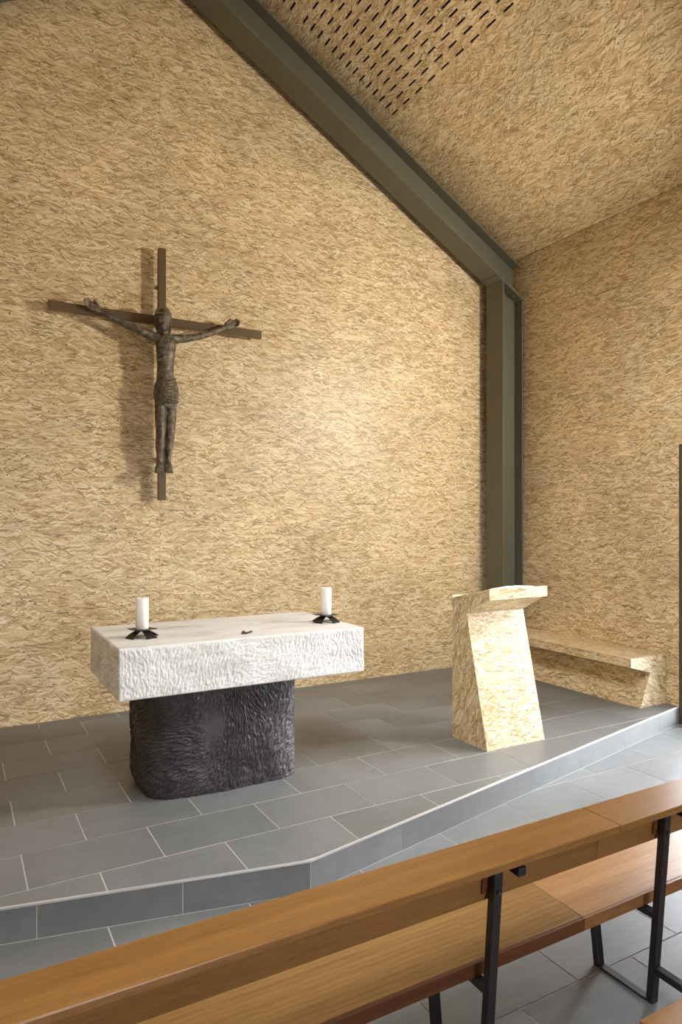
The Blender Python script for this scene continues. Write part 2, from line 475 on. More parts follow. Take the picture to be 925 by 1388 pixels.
# wall behind the altar: backing plus two big boards meeting at the centre
PX = XC + 0.01
wb = prism('wall_back', [(XL - WT, ZF - 0.2), (XR + WT, ZF - 0.2), (XR + WT, ZE - TAN * WT + 0.2), (XC, ZA + 0.2), (XL - WT, ZE - TAN * WT + 0.2)], 'y', YB + 0.025, YB + 0.3, FELT, uv=False)
tag(wb, kind='structure')
prism('board', [(PX + 0.001, 0.0), (XR - 0.001, 0.0), (XR - 0.001, ZE - 0.002), (PX + 0.001, ZE + TAN * (XR - PX) - 0.004)], 'y', YB, YB + 0.0245, OSB, wb, off=(3.1, 7.7))
prism('board', [(XL + 0.001, 0.0), (PX - 0.001, 0.0), (PX - 0.001, ZE + TAN * (XR - PX) - 0.006), (XL + 0.001, ZE - 0.002)], 'y', YB, YB + 0.0245, OSB, wb, off=(21.4, 13.3))

# right wall: solid by the altar, a tall glazed opening nearer the nave
wr = bpy.data.meshes.new('wall_right')
bm = bmesh.new()
for (y0, y1, z0, z1) in ((WIN_Y1, YB + 0.02, ZF - 0.2, ZE + 0.1), (YR, WIN_Y0, ZF - 0.2, ZE + 0.1), (WIN_Y0, WIN_Y1, WIN_Z, ZE + 0.1)):
    bm_box(bm, XR + 0.022, XR + WT, y0, y1, z0, z1)
wall_r = finish('wall_right', bm, FELT, uv=False); tag(wall_r, kind='structure')
box('board', XR, XR + 0.0215, WIN_Y1, YB - 0.001, ZF, ZE - 0.003, OSB, wall_r, off=(2.2, 5.5))
box('board', XR, XR + 0.0215, WIN_Y0, WIN_Y1, WIN_Z, ZE - 0.003, OSB, wall_r, off=(2.2, 5.5))
box('board', XR, XR + 0.0215, YR, WIN_Y0, ZF, ZE - 0.003, OSB, wall_r)
box('reveal', XR + 0.0, XR + WT, WIN_Y1 - 0.02, WIN_Y1 - 0.0005, ZF + 0.002, WIN_Z, FRAME, wall_r, uv=False)

def window(name, x0, x1, y0, y1, z0, z1, axis, n):
    root = empty(name, ((x0 + x1) / 2, (y0 + y1) / 2, z0)); tag(root, kind='structure')
    root_loc = Vector(root.location)
    def add(nm, a, b, c, d, e, f, mat, bev=0.003):
        bm = bmesh.new(); bm_box(bm, a - root_loc.x, b - root_loc.x, c - root_loc.y, d - root_loc.y, e - root_loc.z, f - root_loc.z)
        finish(nm, bm, mat, root, bev, uv=False)
    fw = 0.05
    if axis == 'x':
        add('bottom_rail', x0, x1, y0, y1, z0, z0 + fw, FRAME); add('top_rail', x0, x1, y0, y1, z1 - fw, z1, FRAME)
        for i in range(n + 1):
            yc = y0 + fw / 2 + (y1 - y0 - fw) * i / n
            add('mullion', x0, x1, yc - fw / 2, yc + fw / 2, z0 + fw, z1 - fw, FRAME)
            if i < n:
                add('pane', (x0 + x1) / 2 - 0.004, (x0 + x1) / 2 + 0.004, yc + fw / 2, yc - fw / 2 + (y1 - y0 - fw) / n, z0 + fw, z1 - fw, GLASS, 0)
    else:
        add('bottom_rail', x0, x1, y0, y1, z0, z0 + fw, FRAME); add('top_rail', x0, x1, y0, y1, z1 - fw, z1, FRAME)
        for i in range(n + 1):
            xc = x0 + fw / 2 + (x1 - x0 - fw) * i / n
            add('mullion', xc - fw / 2, xc + fw / 2, y0, y1, z0 + fw, z1 - fw, FRAME)
            if i < n:
                add('pane', xc + fw / 2, xc - fw / 2 + (x1 - x0 - fw) / n, (y0 + y1) / 2 - 0.004, (y0 + y1) / 2 + 0.004, z0 + fw, z1 - fw, GLASS, 0)
window('window_1', XR + 0.03, XR + 0.09, WIN_Y0 + 0.001, WIN_Y1 - 0.022, ZF + 0.002, WIN_Z - 0.002, 'x', 2)

# left wall
wall_l = box('wall_left', XL - WT, XL - 0.022, YR, YB + 0.02, ZF - 0.2, ZE + 0.1, FELT, uv=False); tag(wall_l, kind='structure')
box('board', XL - 0.0215, XL, YR, YB - 0.001, ZF, ZE - 0.003, OSB, wall_l)

# rear wall with an unseen window added for frontal fill light
RW = (XC - 0.9, XC + 0.9, -0.1, 2.1)
bm = bmesh.new()
for (x0, x1, z0, z1) in ((XL - WT, RW[0], ZF - 0.2, ZA + 0.1), (RW[1], XR + WT, ZF - 0.2, ZA + 0.1), (RW[0], RW[1], ZF - 0.2, RW[2]), (RW[0], RW[1], RW[3], ZA + 0.1)):
    bm_box(bm, x0, x1, YR - WT, YR, z0, z1)
wall_rear = finish('wall_rear', bm, OSB); tag(wall_rear, kind='structure')
window('added_rear_window', RW[0] + 0.001, RW[1] - 0.001, YR - WT + 0.03, YR - WT + 0.09, RW[2] + 0.001, RW[3] - 0.001, 'y', 4)

# ------------------------------------------------------------------ ceiling: two pitched slopes, perforated boards near the ridge
def slope_pt(side, s, y, up):
    """s = distance down-slope from the eaves line towards the ridge, up = normal offset above the visible face"""
    c, sn = 1 / SEC, TAN / SEC
    x = XR - s * c + up * sn; z = ZE + s * sn + up * c
    return (x if side > 0 else 2 * XC - x, y, z)
S_TOP = (XR - XC) * SEC
bm = bmesh.new()
def slope_slab(bm, sd, s0, s1, y0, y1, u0=0.06, u1=0.3):
    v = [bm.verts.new(slope_pt(sd, s, y, u)) for s in (s0, s1) for y in (y0, y1) for u in (u0, u1)]
    for f in ((0, 1, 3, 2), (4, 6, 7, 5), (0, 4, 5, 1), (2, 3, 7, 6), (0, 2, 6, 4), (1, 5, 7, 3)): bm.faces.new([v[i] for i in f])
slope_slab(bm, 1, -0.6, S_TOP, YR - WT, YB + 0.3)
for a in ((-0.6, SK[0], YR - WT, YB + 0.3), (SK[1], S_TOP, YR - WT, YB + 0.3), (SK[0], SK[1], YR - WT, SK[2]), (SK[0], SK[1], SK[3], YB + 0.3)):
    slope_slab(bm, -1, *a)
ceiling = finish('ceiling', bm, FELT, uv=False); tag(ceiling, kind='structure')

def grid_board(name, side, s0, s1, y0, y1, rows, slots, off, th=0.02):
    w = 0.0175
    sb = [s0]; rowset = set()
    for r in rows:
        rowset.add(len(sb)); sb += [r - w / 2, r + w / 2]
    sb.append(s1)
    yb = [y0]; slotset = set()
    for a, b in slots:
        slotset.add(len(yb)); yb += [a, b]
    yb.append(y1)
    bm = bmesh.new(); uvl = bm.loops.layers.uv.new('UVMap')
    V = {}
    def vt(i, j, d):
        if (i, j, d) not in V: V[(i, j, d)] = bm.verts.new(slope_pt(side, sb[i], yb[j], d * th))
        return V[(i, j, d)]
    def face(vs, uvs):
        f = bm.faces.new(vs)
        for l, uvv in zip(f.loops, uvs): l[uvl].uv = (uvv[0] + off[0], uvv[1] + off[1])
    ni, nj = len(sb) - 1, len(yb) - 1
    for i in range(ni):
        for j in range(nj):
            hole = (i in rowset) and (j in slotset)
            if not hole:
                face([vt(i, j, 0), vt(i + 1, j, 0), vt(i + 1, j + 1, 0), vt(i, j + 1, 0)], [(yb[j], sb[i]), (yb[j], sb[i + 1]), (yb[j + 1], sb[i + 1]), (yb[j + 1], sb[i])])
            else:
                c = [(i, j), (i + 1, j), (i + 1, j + 1), (i, j + 1)]
                for a in range(4):
                    p, q = c[a], c[(a + 1) % 4]
                    face([vt(*p, 0), vt(*q, 0), vt(*q, 1), vt(*p, 1)], [(yb[p[1]], sb[p[0]]), (yb[q[1]], sb[q[0]]), (yb[q[1]], sb[q[0]] + th), (yb[p[1]], sb[p[0]] + th)])
    # outer rim
    c = [(0, 0), (ni, 0), (ni, nj), (0, nj)]
    for a in range(4):
        p, q = c[a], c[(a + 1) % 4]
        A = bm.verts.new(slope_pt(side, sb[p[0]], yb[p[1]], 0)); B = bm.verts.new(slope_pt(side, sb[q[0]], yb[q[1]], 0))
        Cc = bm.verts.new(slope_pt(side, sb[q[0]], yb[q[1]], th)); D = bm.verts.new(slope_pt(side, sb[p[0]], yb[p[1]], th))
        face([A, B, Cc, D], [(0, 0), (0.1, 0), (0.1, th), (0, th)])
    me = bpy.data.meshes.new(name); bm.to_mesh(me); bm.free()
    return link(name, me, OSB, ceiling)

slot_y = []
y = 5.845
while y > YR + 0.3:
    slot_y.append((y, y + 0.12)); y -= 0.2085
slot_y = slot_y[::-1]
r1 = [2.212 + 0.0913 * k for k in range(14)]; r2 = [3.555 + 0.0913 * k for k in range(14)]
grid_board('plain_board', 1, 0.002, 2.129, YR + 0.001, YB - 0.001, [], [], (10.5, 30.2))
grid_board('perforated_board', 1, 2.1305, 3.4755, YR + 0.001, YB - 0.001, r1, slot_y, (10.5, 30.2))
grid_board('perforated_board', 1, 3.477, S_TOP - 0.001, YR + 0.001, YB - 0.001, r2, slot_y, (16.5, 11.2))
# left slope: perforated beside the altar, then boards framing the added skylight over the nave
grid_board('plain_board', -1, 0.002, 2.129, YR + 0.001, YB - 0.001, [], [], (-7.5, 30.2))
ysk = SK[3] + 0.02
sl = [q for q in slot_y if q[0] > ysk + 0.05]
grid_board('perforated_board', -1, 2.1305, 3.4755, ysk, YB - 0.001, r1, sl, (-7.5, 30.2))
grid_board('perforated_board', -1, 3.477, S_TOP - 0.001, ysk, YB - 0.001, r2, sl, (-1.5, 11.2))
grid_board('plain_board', -1, 2.1305, SK[0], YR + 0.001, ysk - 0.002, [], [], (4.5, 3.2))
grid_board('plain_board', -1, SK[1], S_TOP - 0.001, YR + 0.001, ysk - 0.002, [], [], (8.5, 5.2))
grid_board('plain_board', -1, SK[0] + 0.001, SK[1] - 0.001, YR + 0.001, SK[2], [], [], (2.5, 15.2))
sky = empty('added_skylight'); tag(sky, kind='structure')  # unseen skylight, put in to brighten upward faces
def sky_part(name, s0, s1, y0, y1, u0, u1, mat):
    bm = bmesh.new(); slope_slab(bm, -1, s0, s1, y0, y1, u0, u1)
    finish(name, bm, mat, sky, uv=False)
for a in ((SK[0], SK[0] + 0.06, SK[2], SK[3]), (SK[1] - 0.06, SK[1], SK[2], SK[3])): sky_part('frame_rail', *a, 0.24, 0.32, FRAME)
for k in range(4):
    yc = SK[2] + (SK[3] - SK[2] - 0.06) * k / 3
    sky_part('frame_bar', SK[0] + 0.06, SK[1] - 0.06, yc, yc + 0.06, 0.24, 0.32, FRAME)
    if k < 3: sky_part('pane', SK[0] + 0.06, SK[1] - 0.06, yc + 0.06, yc + (SK[3] - SK[2] - 0.06) / 3, 0.276, 0.284, GLASS)

# ------------------------------------------------------------------ steel portal frame in front of the wall
YF0, YF1 = 6.010, 6.295
TF, TW = 0.018, 0.011
YW = (YF0 + YF1) / 2
zlow = lambda x: 5.567 - TAN * (x - 3.75)
DV = 0.363
frame = empty('steel_portal_frame', (XC, YW, 0.0))
tag(frame, 'olive grey steel portal frame of columns and sloping rafters before the altar wall', 'frame')
def fpart(name, bm, mat=STEEL, bev=0.0015, parent=frame):
    o = finish(name, bm, mat, parent, bev, 1, uv=False)
    o.data.transform(Matrix.Translation(-Vector(frame.location)))
    return o
def mirror(p, sd): return (p[0] if sd > 0 else 2 * XC - p[0], p[1], p[2])
def hexa(bm, pts):
    v = [bm.verts.new(p) for p in pts]
    for f in ((0, 1, 2, 3), (7, 6, 5, 4), (0, 4, 5, 1), (1, 5, 6, 2), (2, 6, 7, 3), (3, 7, 4, 0)): bm.faces.new([v[i] for i in f])
XI, XO = 5.562, 5.880
def hexbolt(bm, c, ax, r=0.017, h=0.014):
    ax = Vector(ax).normalized(); ref = Vector((0, 1, 0)); a = (ref - ax * ref.dot(ax)).normalized(); b = ax.cross(a)
    A = [bm.verts.new(Vector(c) + (a * math.cos(k * math.pi / 3) + b * math.sin(k * math.pi / 3)) * r) for k in range(6)]
    B = [bm.verts.new(v.co + ax * h) for v in A]
    bm.faces.new(A); bm.faces.new(B[::-1])
    for k in range(6): bm.faces.new((A[k], A[(k + 1) % 6], B[(k + 1) % 6], B[k]))
for sd in (1, -1):
    # column: I-section, top cut to the pitch
    bm = bmesh.new()
    for (x0, x1, y0, y1) in ((XI, XI + TF, YF0, YF1), (XO - TF, XO, YF0, YF1), (XI + TF, XO - TF, YW - TW / 2, YW + TW / 2)):
        t0, t1 = zlow(x0) - 0.016, zlow(x1) - 0.016
        pts = [(x0, y0, 0.0), (x1, y0, 0.0), (x1, y1, 0.0), (x0, y1, 0.0), (x0, y0, t0), (x1, y0, t1), (x1, y1, t1), (x0, y1, t0)]
        hexa(bm, [mirror(p, sd) for p in pts])
    # root fillets
    for xq, sx in ((XO - TF, -1), (XI + TF, 1)):
        tz = zlow(xq) - 0.02
        pts = [(xq, YW - TW / 2 - 0.014, 0), (xq + sx * 0.014, YW - TW / 2, 0), (xq + sx * 0.014, YW, 0), (xq, YW, 0)]
        hexa(bm, [mirror(p, sd) for p in pts] + [mirror((p[0], p[1], tz), sd) for p in pts])
    fpart('column', bm)
    # cap plate following the pitch
    bm = bmesh.new()
    x0, x1 = XI - 0.012, XO + 0.004
    pts = [(x0, YF0 - 0.002, zlow(x0) - 0.016), (x1, YF0 - 0.002, zlow(x1) - 0.016), (x1, YF1, zlow(x1) - 0.016), (x0, YF1, zlow(x0) - 0.016)]
    hexa(bm, [mirror(p, sd) for p in pts] + [mirror((p[0], p[1], p[2] + 0.0155), sd) for p in pts])
    fpart('cap_plate', bm)
    # haunch plate at the inner corner
    bm = bmesh.new()
    x0, x1 = XI - 0.085, XI - 0.001
    za = zlow(x0)
    pts = [(x0, YF0 + 0.01, zlow(x0) - 0.016), (x1, YF0 + 0.01, zlow(x1) - 0.016), (x1, YF1 - 0.01, zlow(x1) - 0.016), (x0, YF1 - 0.01, zlow(x0) - 0.016)]
    hexa(bm, [mirror(p, sd) for p in pts] + [mirror((p[0], p[1], p[2] + 0.0155), sd) for p in pts])
    cp = fpart('splice_plate', bm)
    for yq in (YF0 + 0.07, YF1 - 0.07):
        bm = bmesh.new(); xq = XI - 0.042
        hexbolt(bm, mirror((xq, yq, zlow(xq) - 0.016), sd), mirror((-TAN, 0, -1), 1) if sd > 0 else (TAN, 0, -1))
        fpart('bolt', bm, STEEL, 0.001, cp)
    # bolt under the cap plate inside the column
    bm = bmesh.new(); xq = XO - 0.10
    hexbolt(bm, mirror((xq, YF0 + 0.06, zlow(xq) - 0.016), sd), (-TAN * sd, 0, -1), 0.019, 0.022)
    fpart('bolt', bm, STEEL)
    # rafter: I-section
    bm = bmesh.new()
    tfv = TF * SEC
    xe = XO - 0.03
    for (d0, d1, y0, y1, xend) in ((0, tfv, YF0, YF1, XO - 0.05), (DV - tfv, DV, YF0, YF1, xe - 0.02), (tfv, DV - tfv, YW - TW / 2, YW + TW / 2, xe)):
        pts = [(XC, y0, zlow(XC) + d0), (xend, y0, zlow(xend) + d0), (xend, y1, zlow(xend) + d0), (XC, y1, zlow(XC) + d0)]
        hexa(bm, [mirror(p, sd) for p in pts] + [mirror((p[0], p[1], p[2] + d1 - d0), sd) for p in pts])
    for d, dd in ((DV - tfv, -0.016), (tfv, 0.016)):
        pts = []
        for xq in (XC, xe):
            for yy, zz in ((YW - TW / 2 - 0.014, d), (YW - TW / 2, d + dd), (YW, d + dd), (YW, d)):
                pts.append(mirror((xq, yy, zlow(xq) + zz), sd))
        hexa(bm, pts)
    fpart('rafter', bm)
# base plates
for sd in (1, -1):
    bm = bmesh.new()
    xs = sorted((mirror((XI - 0.02, 0, 0), sd)[0], mirror((XR - 0.005, 0, 0), sd)[0]))
    bm_box(bm, xs[0], xs[1], YF0 - 0.02, YF1 + 0.02, 0.0, 0.014)
    fpart('base_plate', bm)

# ------------------------------------------------------------------ altar
rng = np.random.default_rng(11)
def chisel(nu, nv, res, n, L, Wd, depth, angle, wrap=False):
    """height map of overlapping chisel strokes (all <= 0)"""
    h = np.zeros((nu, nv), np.float32)
    pu = rng.uniform(0, nu, n); pv = rng.uniform(0, nv, n)
    ls = rng.uniform(L[0], L[1], n) / res; ws = rng.uniform(Wd[0], Wd[1], n) / res; ds = rng.uniform(depth[0], depth[1], n)
    jit = rng.normal(0, 0.22, n)
    for k in range(n):
        a = angle(pu[k] * res, pv[k] * res) + jit[k]
        R = int(ls[k] / 2 + 2)
        iu = np.arange(int(pu[k]) - R, int(pu[k]) + R + 1); iv = np.arange(max(0, int(pv[k]) - R), min(nv, int(pv[k]) + R + 1))
        if not wrap: iu = iu[(iu >= 0) & (iu < nu)]
        if len(iu) == 0 or len(iv) == 0: continue
        du = iu[:, None] - pu[k]; dv = iv[None, :] - pv[k]
        x = du * math.cos(a) + dv * math.sin(a); yv = -du * math.sin(a) + dv * math.cos(a)
        t = 1 - (2 * x / ls[k]) ** 2 - (2 * yv / ws[k]) ** 2
        # one end of each stroke is deeper
        d = -ds[k] * np.clip(t, 0, 1) * (0.75 + 0.5 * x / ls[k])
        ix = np.ix_(iu % nu, iv)
        h[ix] = np.minimum(h[ix], d)
    return h

altar = empty('altar', (1.65, 4.51, 0.0))
tag(altar, 'stone altar with white marble slab on dark chiselled stone block', 'altar')
AL = Vector(altar.location)

# slab: chiselled faces all round, smoother top
SX0, SX1, SY0, SY1, SZ0, SZ1 = 0.828, 2.471, 4.047, 4.980, 0.700, 1.000
def build_slab():
    res = 0.0042
    nx = int((SX1 - SX0) / res); ny = int((SY1 - SY0) / res); nz = int((SZ1 - SZ0) / res)
    sides = [((SX0, SY0), (SX1, SY0), (0, -1), nx), ((SX1, SY0), (SX1, SY1), (1, 0), ny), ((SX1, SY1), (SX0, SY1), (0, 1), nx), ((SX0, SY1), (SX0, SY0), (-1, 0), ny)]
    cols = []
    zs = np.linspace(SZ0, SZ1, nz + 1)
    dist_edge_z = np.minimum(zs - SZ0, SZ1 - zs)
    for (a, b, nrm, n) in sides:
        h = chisel(n, nz + 1, res, int(n * nz * 0.085), (0.018, 0.05), (0.008, 0.016), (0.002, 0.0065), lambda u, v: 1.05 + 0.5 * math.sin(u * 5 + v * 3) + 0.3 * math.sin(u * 13))
        for i in range(n):
            t = i / n
            px_, py_ = a[0] + (b[0] - a[0]) * t, a[1] + (b[1] - a[1]) * t
            L = n * res; du = min(t, 1 - t) * L
            # a dressed margin runs round each face, rough boss inside it
            m = np.clip(np.minimum(dist_edge_z, du) / 0.016, 0, 1)
            low = np.array([noise.noise((px_ * 6 + nrm[0] * 9, py_ * 6, z * 6)) for z in zs[::6]])
            low = np.interp(zs, zs[::6], low)
            off = (h[i] * (0.35 + 0.65 * m)) + 0.008 * m * (0.35 + low) - 0.003 * (1 - np.clip(np.minimum(dist_edge_z, du + 0.004) / 0.004, 0, 1))
            off = off if i else np.full(nz + 1, -0.002)
            ox, oy = nrm
            if i == 0:
                pv = {(0, -1): (-1, -1), (1, 0): (1, -1), (0, 1): (1, 1), (-1, 0): (-1, 1)}[nrm]; ox, oy = pv
            cols.append(np.stack([px_ + ox * off, py_ + oy * off, zs], 1))
    V = np.concatenate(cols); nc = len(cols); nr = nz + 1
    faces = []
    for i in range(nc):
        j = (i + 1) % nc
        for k in range(nz):
            faces.append((i * nr + k, j * nr + k, j * nr + k + 1, i * nr + k + 1))
    V = V - np.array(AL)
    # top and bottom caps with a rounded arris
    top = [i * nr + nz for i in range(nc)]
    inner = []
    vl = V.tolist()
    for i in top:
        x, yq, z = vl[i]
        cx_, cy_ = (SX0 + SX1) / 2 - AL.x, (SY0 + SY1) / 2 - AL.y
        dx, dy = x - cx_, yq - cy_
        vl.append([cx_ + dx * (1 - 0.006 / 0.82), cy_ + dy * (1 - 0.006 / 0.46), z + 0.0035]); inner.append(len(vl) - 1)
    for a in range(nc):
        b = (a + 1) % nc
        faces.append((top[a], top[b], inner[b], inner[a]))
    faces.append(tuple(inner))
    faces.append(tuple(i * nr for i in range(nc))[::-1])
    me = bpy.data.meshes.new('slab'); me.from_pydata(vl, [], faces); me.update()
    tag(link('slab', me, MARBLE, altar, False), 'white marble slab with chiselled sides')
    me.polygons.foreach_set('use_smooth', [True] * (len(me.polygons) - 2) + [False] * 2)
build_slab()
TOPZ = SZ1 + 0.0035

def build_block():
    cx_, cy_, a, b, hz = 1.556, 4.515, 0.540, 0.325, SZ0 - 0.0005
    res = 0.0042
    nu = int(2.72 / res); nv = int(hz / res)
    def flow(u, v):
        return 1.15 + 1.7 * noise.noise((u * 2.0, v * 2.4, 3.7)) + 0.5 * noise.noise((u * 6, v * 6, 9.1))
    h = chisel(nu, nv + 1, res, int(nu * nv * 0.10), (0.03, 0.075), (0.007, 0.013), (0.007, 0.016), flow, True)
    vl = []
    zs = np.linspace(0, hz, nv + 1)
    ths = np.linspace(0, 2 * math.pi, nu, endpoint=False)
    for i, th in enumerate(ths):
        c, s = math.cos(th), math.sin(th)
        n = 4.2
        r = (abs(c / a) ** n + abs(s / b) ** n) ** (-1 / n)
        bx, by = r * c, r * s
        nx_, ny_ = abs(c) ** (n - 1) * np.sign(c) / a ** n * r ** (n - 1), abs(s) ** (n - 1) * np.sign(s) / b ** n * r ** (n - 1)
        l = math.hypot(nx_, ny_); nx_, ny_ = nx_ / l, ny_ / l
        zk = zs[::5]
        low = np.array([noise.noise((bx * 3.2, by * 3.2, z * 3.2 + 4)) * 0.022 + noise.noise((bx * 9, by * 9, z * 7)) * 0.009 for z in zk])
        low = np.interp(zs, zk, low)
        # foot tucks in on the left
        tuck = np.where(zs < 0.14, -(1 - zs / 0.14) ** 2 * 0.050, 0) * (0.15 + 0.65 * (c < 0) * abs(c))
        # smooth worn hollows interrupt the tooling
        hollow = np.array([max(0.0, noise.noise((bx * 4 + 7, by * 4, z * 2.2)) - 0.36) * 3 for z in zk]); hollow = np.clip(np.interp(zs, zk, hollow), 0, 1)
        off = h[i] * (1 - hollow) - 0.007 * hollow + low + tuck
        for z, o in zip(zs, off):
            vl.append((cx_ + bx + nx_ * o - AL.x, cy_ + by + ny_ * o - AL.y, float(z)))
    nr = nv + 1; faces = []
    for i in range(nu):
        j = (i + 1) % nu
        for k in range(nv): faces.append((i * nr + k, j * nr + k, j * nr + k + 1, i * nr + k + 1))
    faces.append(tuple(i * nr + nv for i in range(nu))); faces.append(tuple(i * nr for i in range(nu))[::-1])
    me = bpy.data.meshes.new('pedestal'); me.from_pydata(vl, [], faces); me.update()
    tag(link('pedestal', me, BASALT, altar, False), 'dark grey chiselled stone block')
    me.polygons.foreach_set('use_smooth', [True] * (len(me.polygons) - 2) + [False] * 2)
build_block()

# ------------------------------------------------------------------ candle holders and candles
def candle_set(cpos, rot, lab_h, lab_c):
    root = empty('candle_holder', (cpos[0], cpos[1], TOPZ + 0.0005))
    root.rotation_euler = (0, 0, rot)
    tag(root, lab_h, 'candle holder', 'iron candle holders on the altar')
    # arched foot: two bent strips crossing
    for q in range(2):
        bm = bmesh.new()
        n = 14; Lh = 0.098; hh = 0.046; wd = 0.037; t = 0.004
        ring = []
        for i in range(n + 1):
            u = -1 + 2 * i / n
            z = hh * (1 - abs(u) ** 1.7) - (0.0005 if q else 0)
            w2 = wd * (0.55 + 0.55 * abs(u) ** 1.5)
            for dz in (0, t):
                for sy in (-1, 1):
                    x, yy = u * Lh, sy * w2
                    if q: x, yy = -yy, x
                    ring.append(bm.verts.new((x, yy, z + dz)))
        for i in range(n):
            a = ring[i * 4:i * 4 + 4]; b = ring[i * 4 + 4:i * 4 + 8]
            bm.faces.new((a[0], a[1], b[1], b[0])); bm.faces.new((a[2], b[2], b[3], a[3]))
            bm.faces.new((a[0], b[0], b[2], a[2])); bm.faces.new((a[1], a[3], b[3], b[1]))
        bm.faces.new(ring[0:2] + ring[3:1:-1]); e = ring[-4:]; bm.faces.new((e[0], e[2], e[3], e[1]))
        finish('arched_foot', bm, IRON, root, uv=False)
    # square drip plate with slightly raised corners
    bm = bmesh.new(); n = 8; S = 0.068; grid = {}
    for d in (0, 1):
        for i in range(n + 1):
            for j in range(n + 1):
                x, yy = -S + 2 * S * i / n, -S + 2 * S * j / n
                r = (abs(x) / S) * (abs(yy) / S)
                grid[d, i, j] = bm.verts.new((x, yy, 0.0505 + 0.002 * r ** 2 + 0.0035 * d))
    for i in range(n):
        for j in range(n):
            for d in (0, 1): bm.faces.new([grid[d, a, b] for a, b in ((i, j), (i + 1, j), (i + 1, j + 1), (i, j + 1))])
    for i in range(n):
        for (a, b) in (((i, 0), (i + 1, 0)), ((i, n), (i + 1, n)), ((0, i), (0, i + 1)), ((n, i), (n, i + 1))):
            bm.faces.new((grid[0, *a], grid[0, *b], grid[1, *b], grid[1, *a]))
    pl = finish('drip_plate', bm, IRON, root, uv=False); pl.rotation_euler = (0, 0, math.radians(-8.5))
    zc = TOPZ + 0.0005 + 0.0505 + 0.0036
    cr = empty('candle', (cpos[0], cpos[1], zc))
    tag(cr, lab_c, 'candle', 'white altar candles')
    r = 0.0395; hh = 0.195
    lathe('wax', [(0, 0), (r - 0.002, 0), (r, 0.002), (r, hh - 0.004), (r - 0.003, hh), (0.028, hh - 0.001), (0.010, hh - 0.006), (0, hh - 0.007)], (0, 0, 0), WAX, cr, 40)
    lathe('wick', [(0, 0.186), (0.0015, 0.186), (0.0012, 0.206), (0, 0.207)], (0, 0, 0), IRON, cr, 8)
p1 = on_z(192.8, 864.5, 1.0); p2 = on_z(442, 843.5, 1.0)
candle_set((p1.x, p1.y), math.radians(24), 'dark iron candle holder near the left end of the altar', 'white pillar candle near the left end of the altar')
candle_set((p2.x, p2.y), math.radians(24), 'dark iron candle holder near the right end of the altar', 'white pillar candle near the right end of the altar')

# small bent brown scrap on the altar top
ps = on_z(334, 859, TOPZ)
sc = empty('bent_scrap', (ps.x, ps.y, TOPZ)); sc.rotation_euler = (0, 0, math.radians(-8))
tag(sc, 'small dark reddish brown bent piece lying on the white altar top', 'scrap')
bm = bmesh.new()
pr = [(-0.034, 0.0), (0.006, 0.0), (0.010, 0.006), (-0.014, 0.020), (-0.022, 0.024), (-0.030, 0.010)]
A = [bm.verts.new((x, -0.014, z)) for x, z in pr]; B = [bm.verts.new((x * 0.9, 0.016, z * 0.85)) for x, z in pr]
bm.faces.new(A); bm.faces.new(B[::-1])
for i in range(len(pr)): bm.faces.new((A[i], A[(i + 1) % len(pr)], B[(i + 1) % len(pr)], B[i]))
finish('folded_end', bm, BROWN, sc, 0.002, uv=False)
bar('strip', (0.004, 0.0, 0.006), (0.040, 0.004, 0.013), 0.016, 0.008, IRON, sc, 0.002, ref=Vector((0, 1, 0)), uv=False)

# ------------------------------------------------------------------ lectern
LX0, LX1 = 3.495, 4.090
lect = empty('lectern', (3.79, 4.15, 0.0))
tag(lect, 'strandboard lectern leaning back from the step with sloping reading top', 'lectern')
def shift(o, root):
    o.data.transform(Matrix.Translation(-Vector(root.location))); return o
prof = [(3.944, 0.0), (4.362, 0.0), (4.358, 1.095), (3.942, 1.196), (3.942, 1.138), (4.182, 1.012)]
T = 0.022
for x0, x1, nm in ((LX0, LX0 + T, 'side_panel'), (LX1 - T, LX1, 'side_panel')):
    shift(prism(nm, prof, 'x', x0, x1, OSB, lect, 0.0008, rot=math.radians(62)), lect)
def plank(name, a, b, th, x0, x1, root, sw=(), inward=1):
    """board whose face runs from a to b in the y-z plane, thickness to one side"""
    a = Vector((a[0], a[1])); b = Vector((b[0], b[1])); t = (b - a).normalized(); n = Vector((-t.y, t.x)) * th * inward
    pts = [tuple(a), tuple(b), tuple(b + n), tuple(a + n)]
    return shift(prism(name, pts, 'x', x0, x1, OSB, root, 0.0008, swap=sw), root)
xi0, xi1 = LX0 + T + 0.0003, LX1 - T - 0.0003
plank('front_panel', (3.9435, 0.001), (4.1815, 1.012), T, xi0, xi1, lect, inward=-1)
plank('soffit_panel', (4.180, 1.0135), (3.944, 1.1375), T, xi0, xi1, lect, inward=-1)
shift(box('fascia_board', LX0 - 0.001, LX1 + 0.004, 3.920, 3.9415, 1.138, 1.2205, OSB, lect, 0.0012), lect)
plank('back_panel', (4.3615, 0.001), (4.3575, 1.09), T, xi0, xi1, lect, inward=1)
plank('top_board', (3.9425, 1.1965), (4.368, 1.0935), T, LX0 - 0.001, LX1 + 0.004, lect, inward=1)
plank('book_stop', (4.3565, 1.1185), (4.3700, 1.1152), 0.022, LX0 + 0.0, LX1 + 0.003, lect, inward=1)

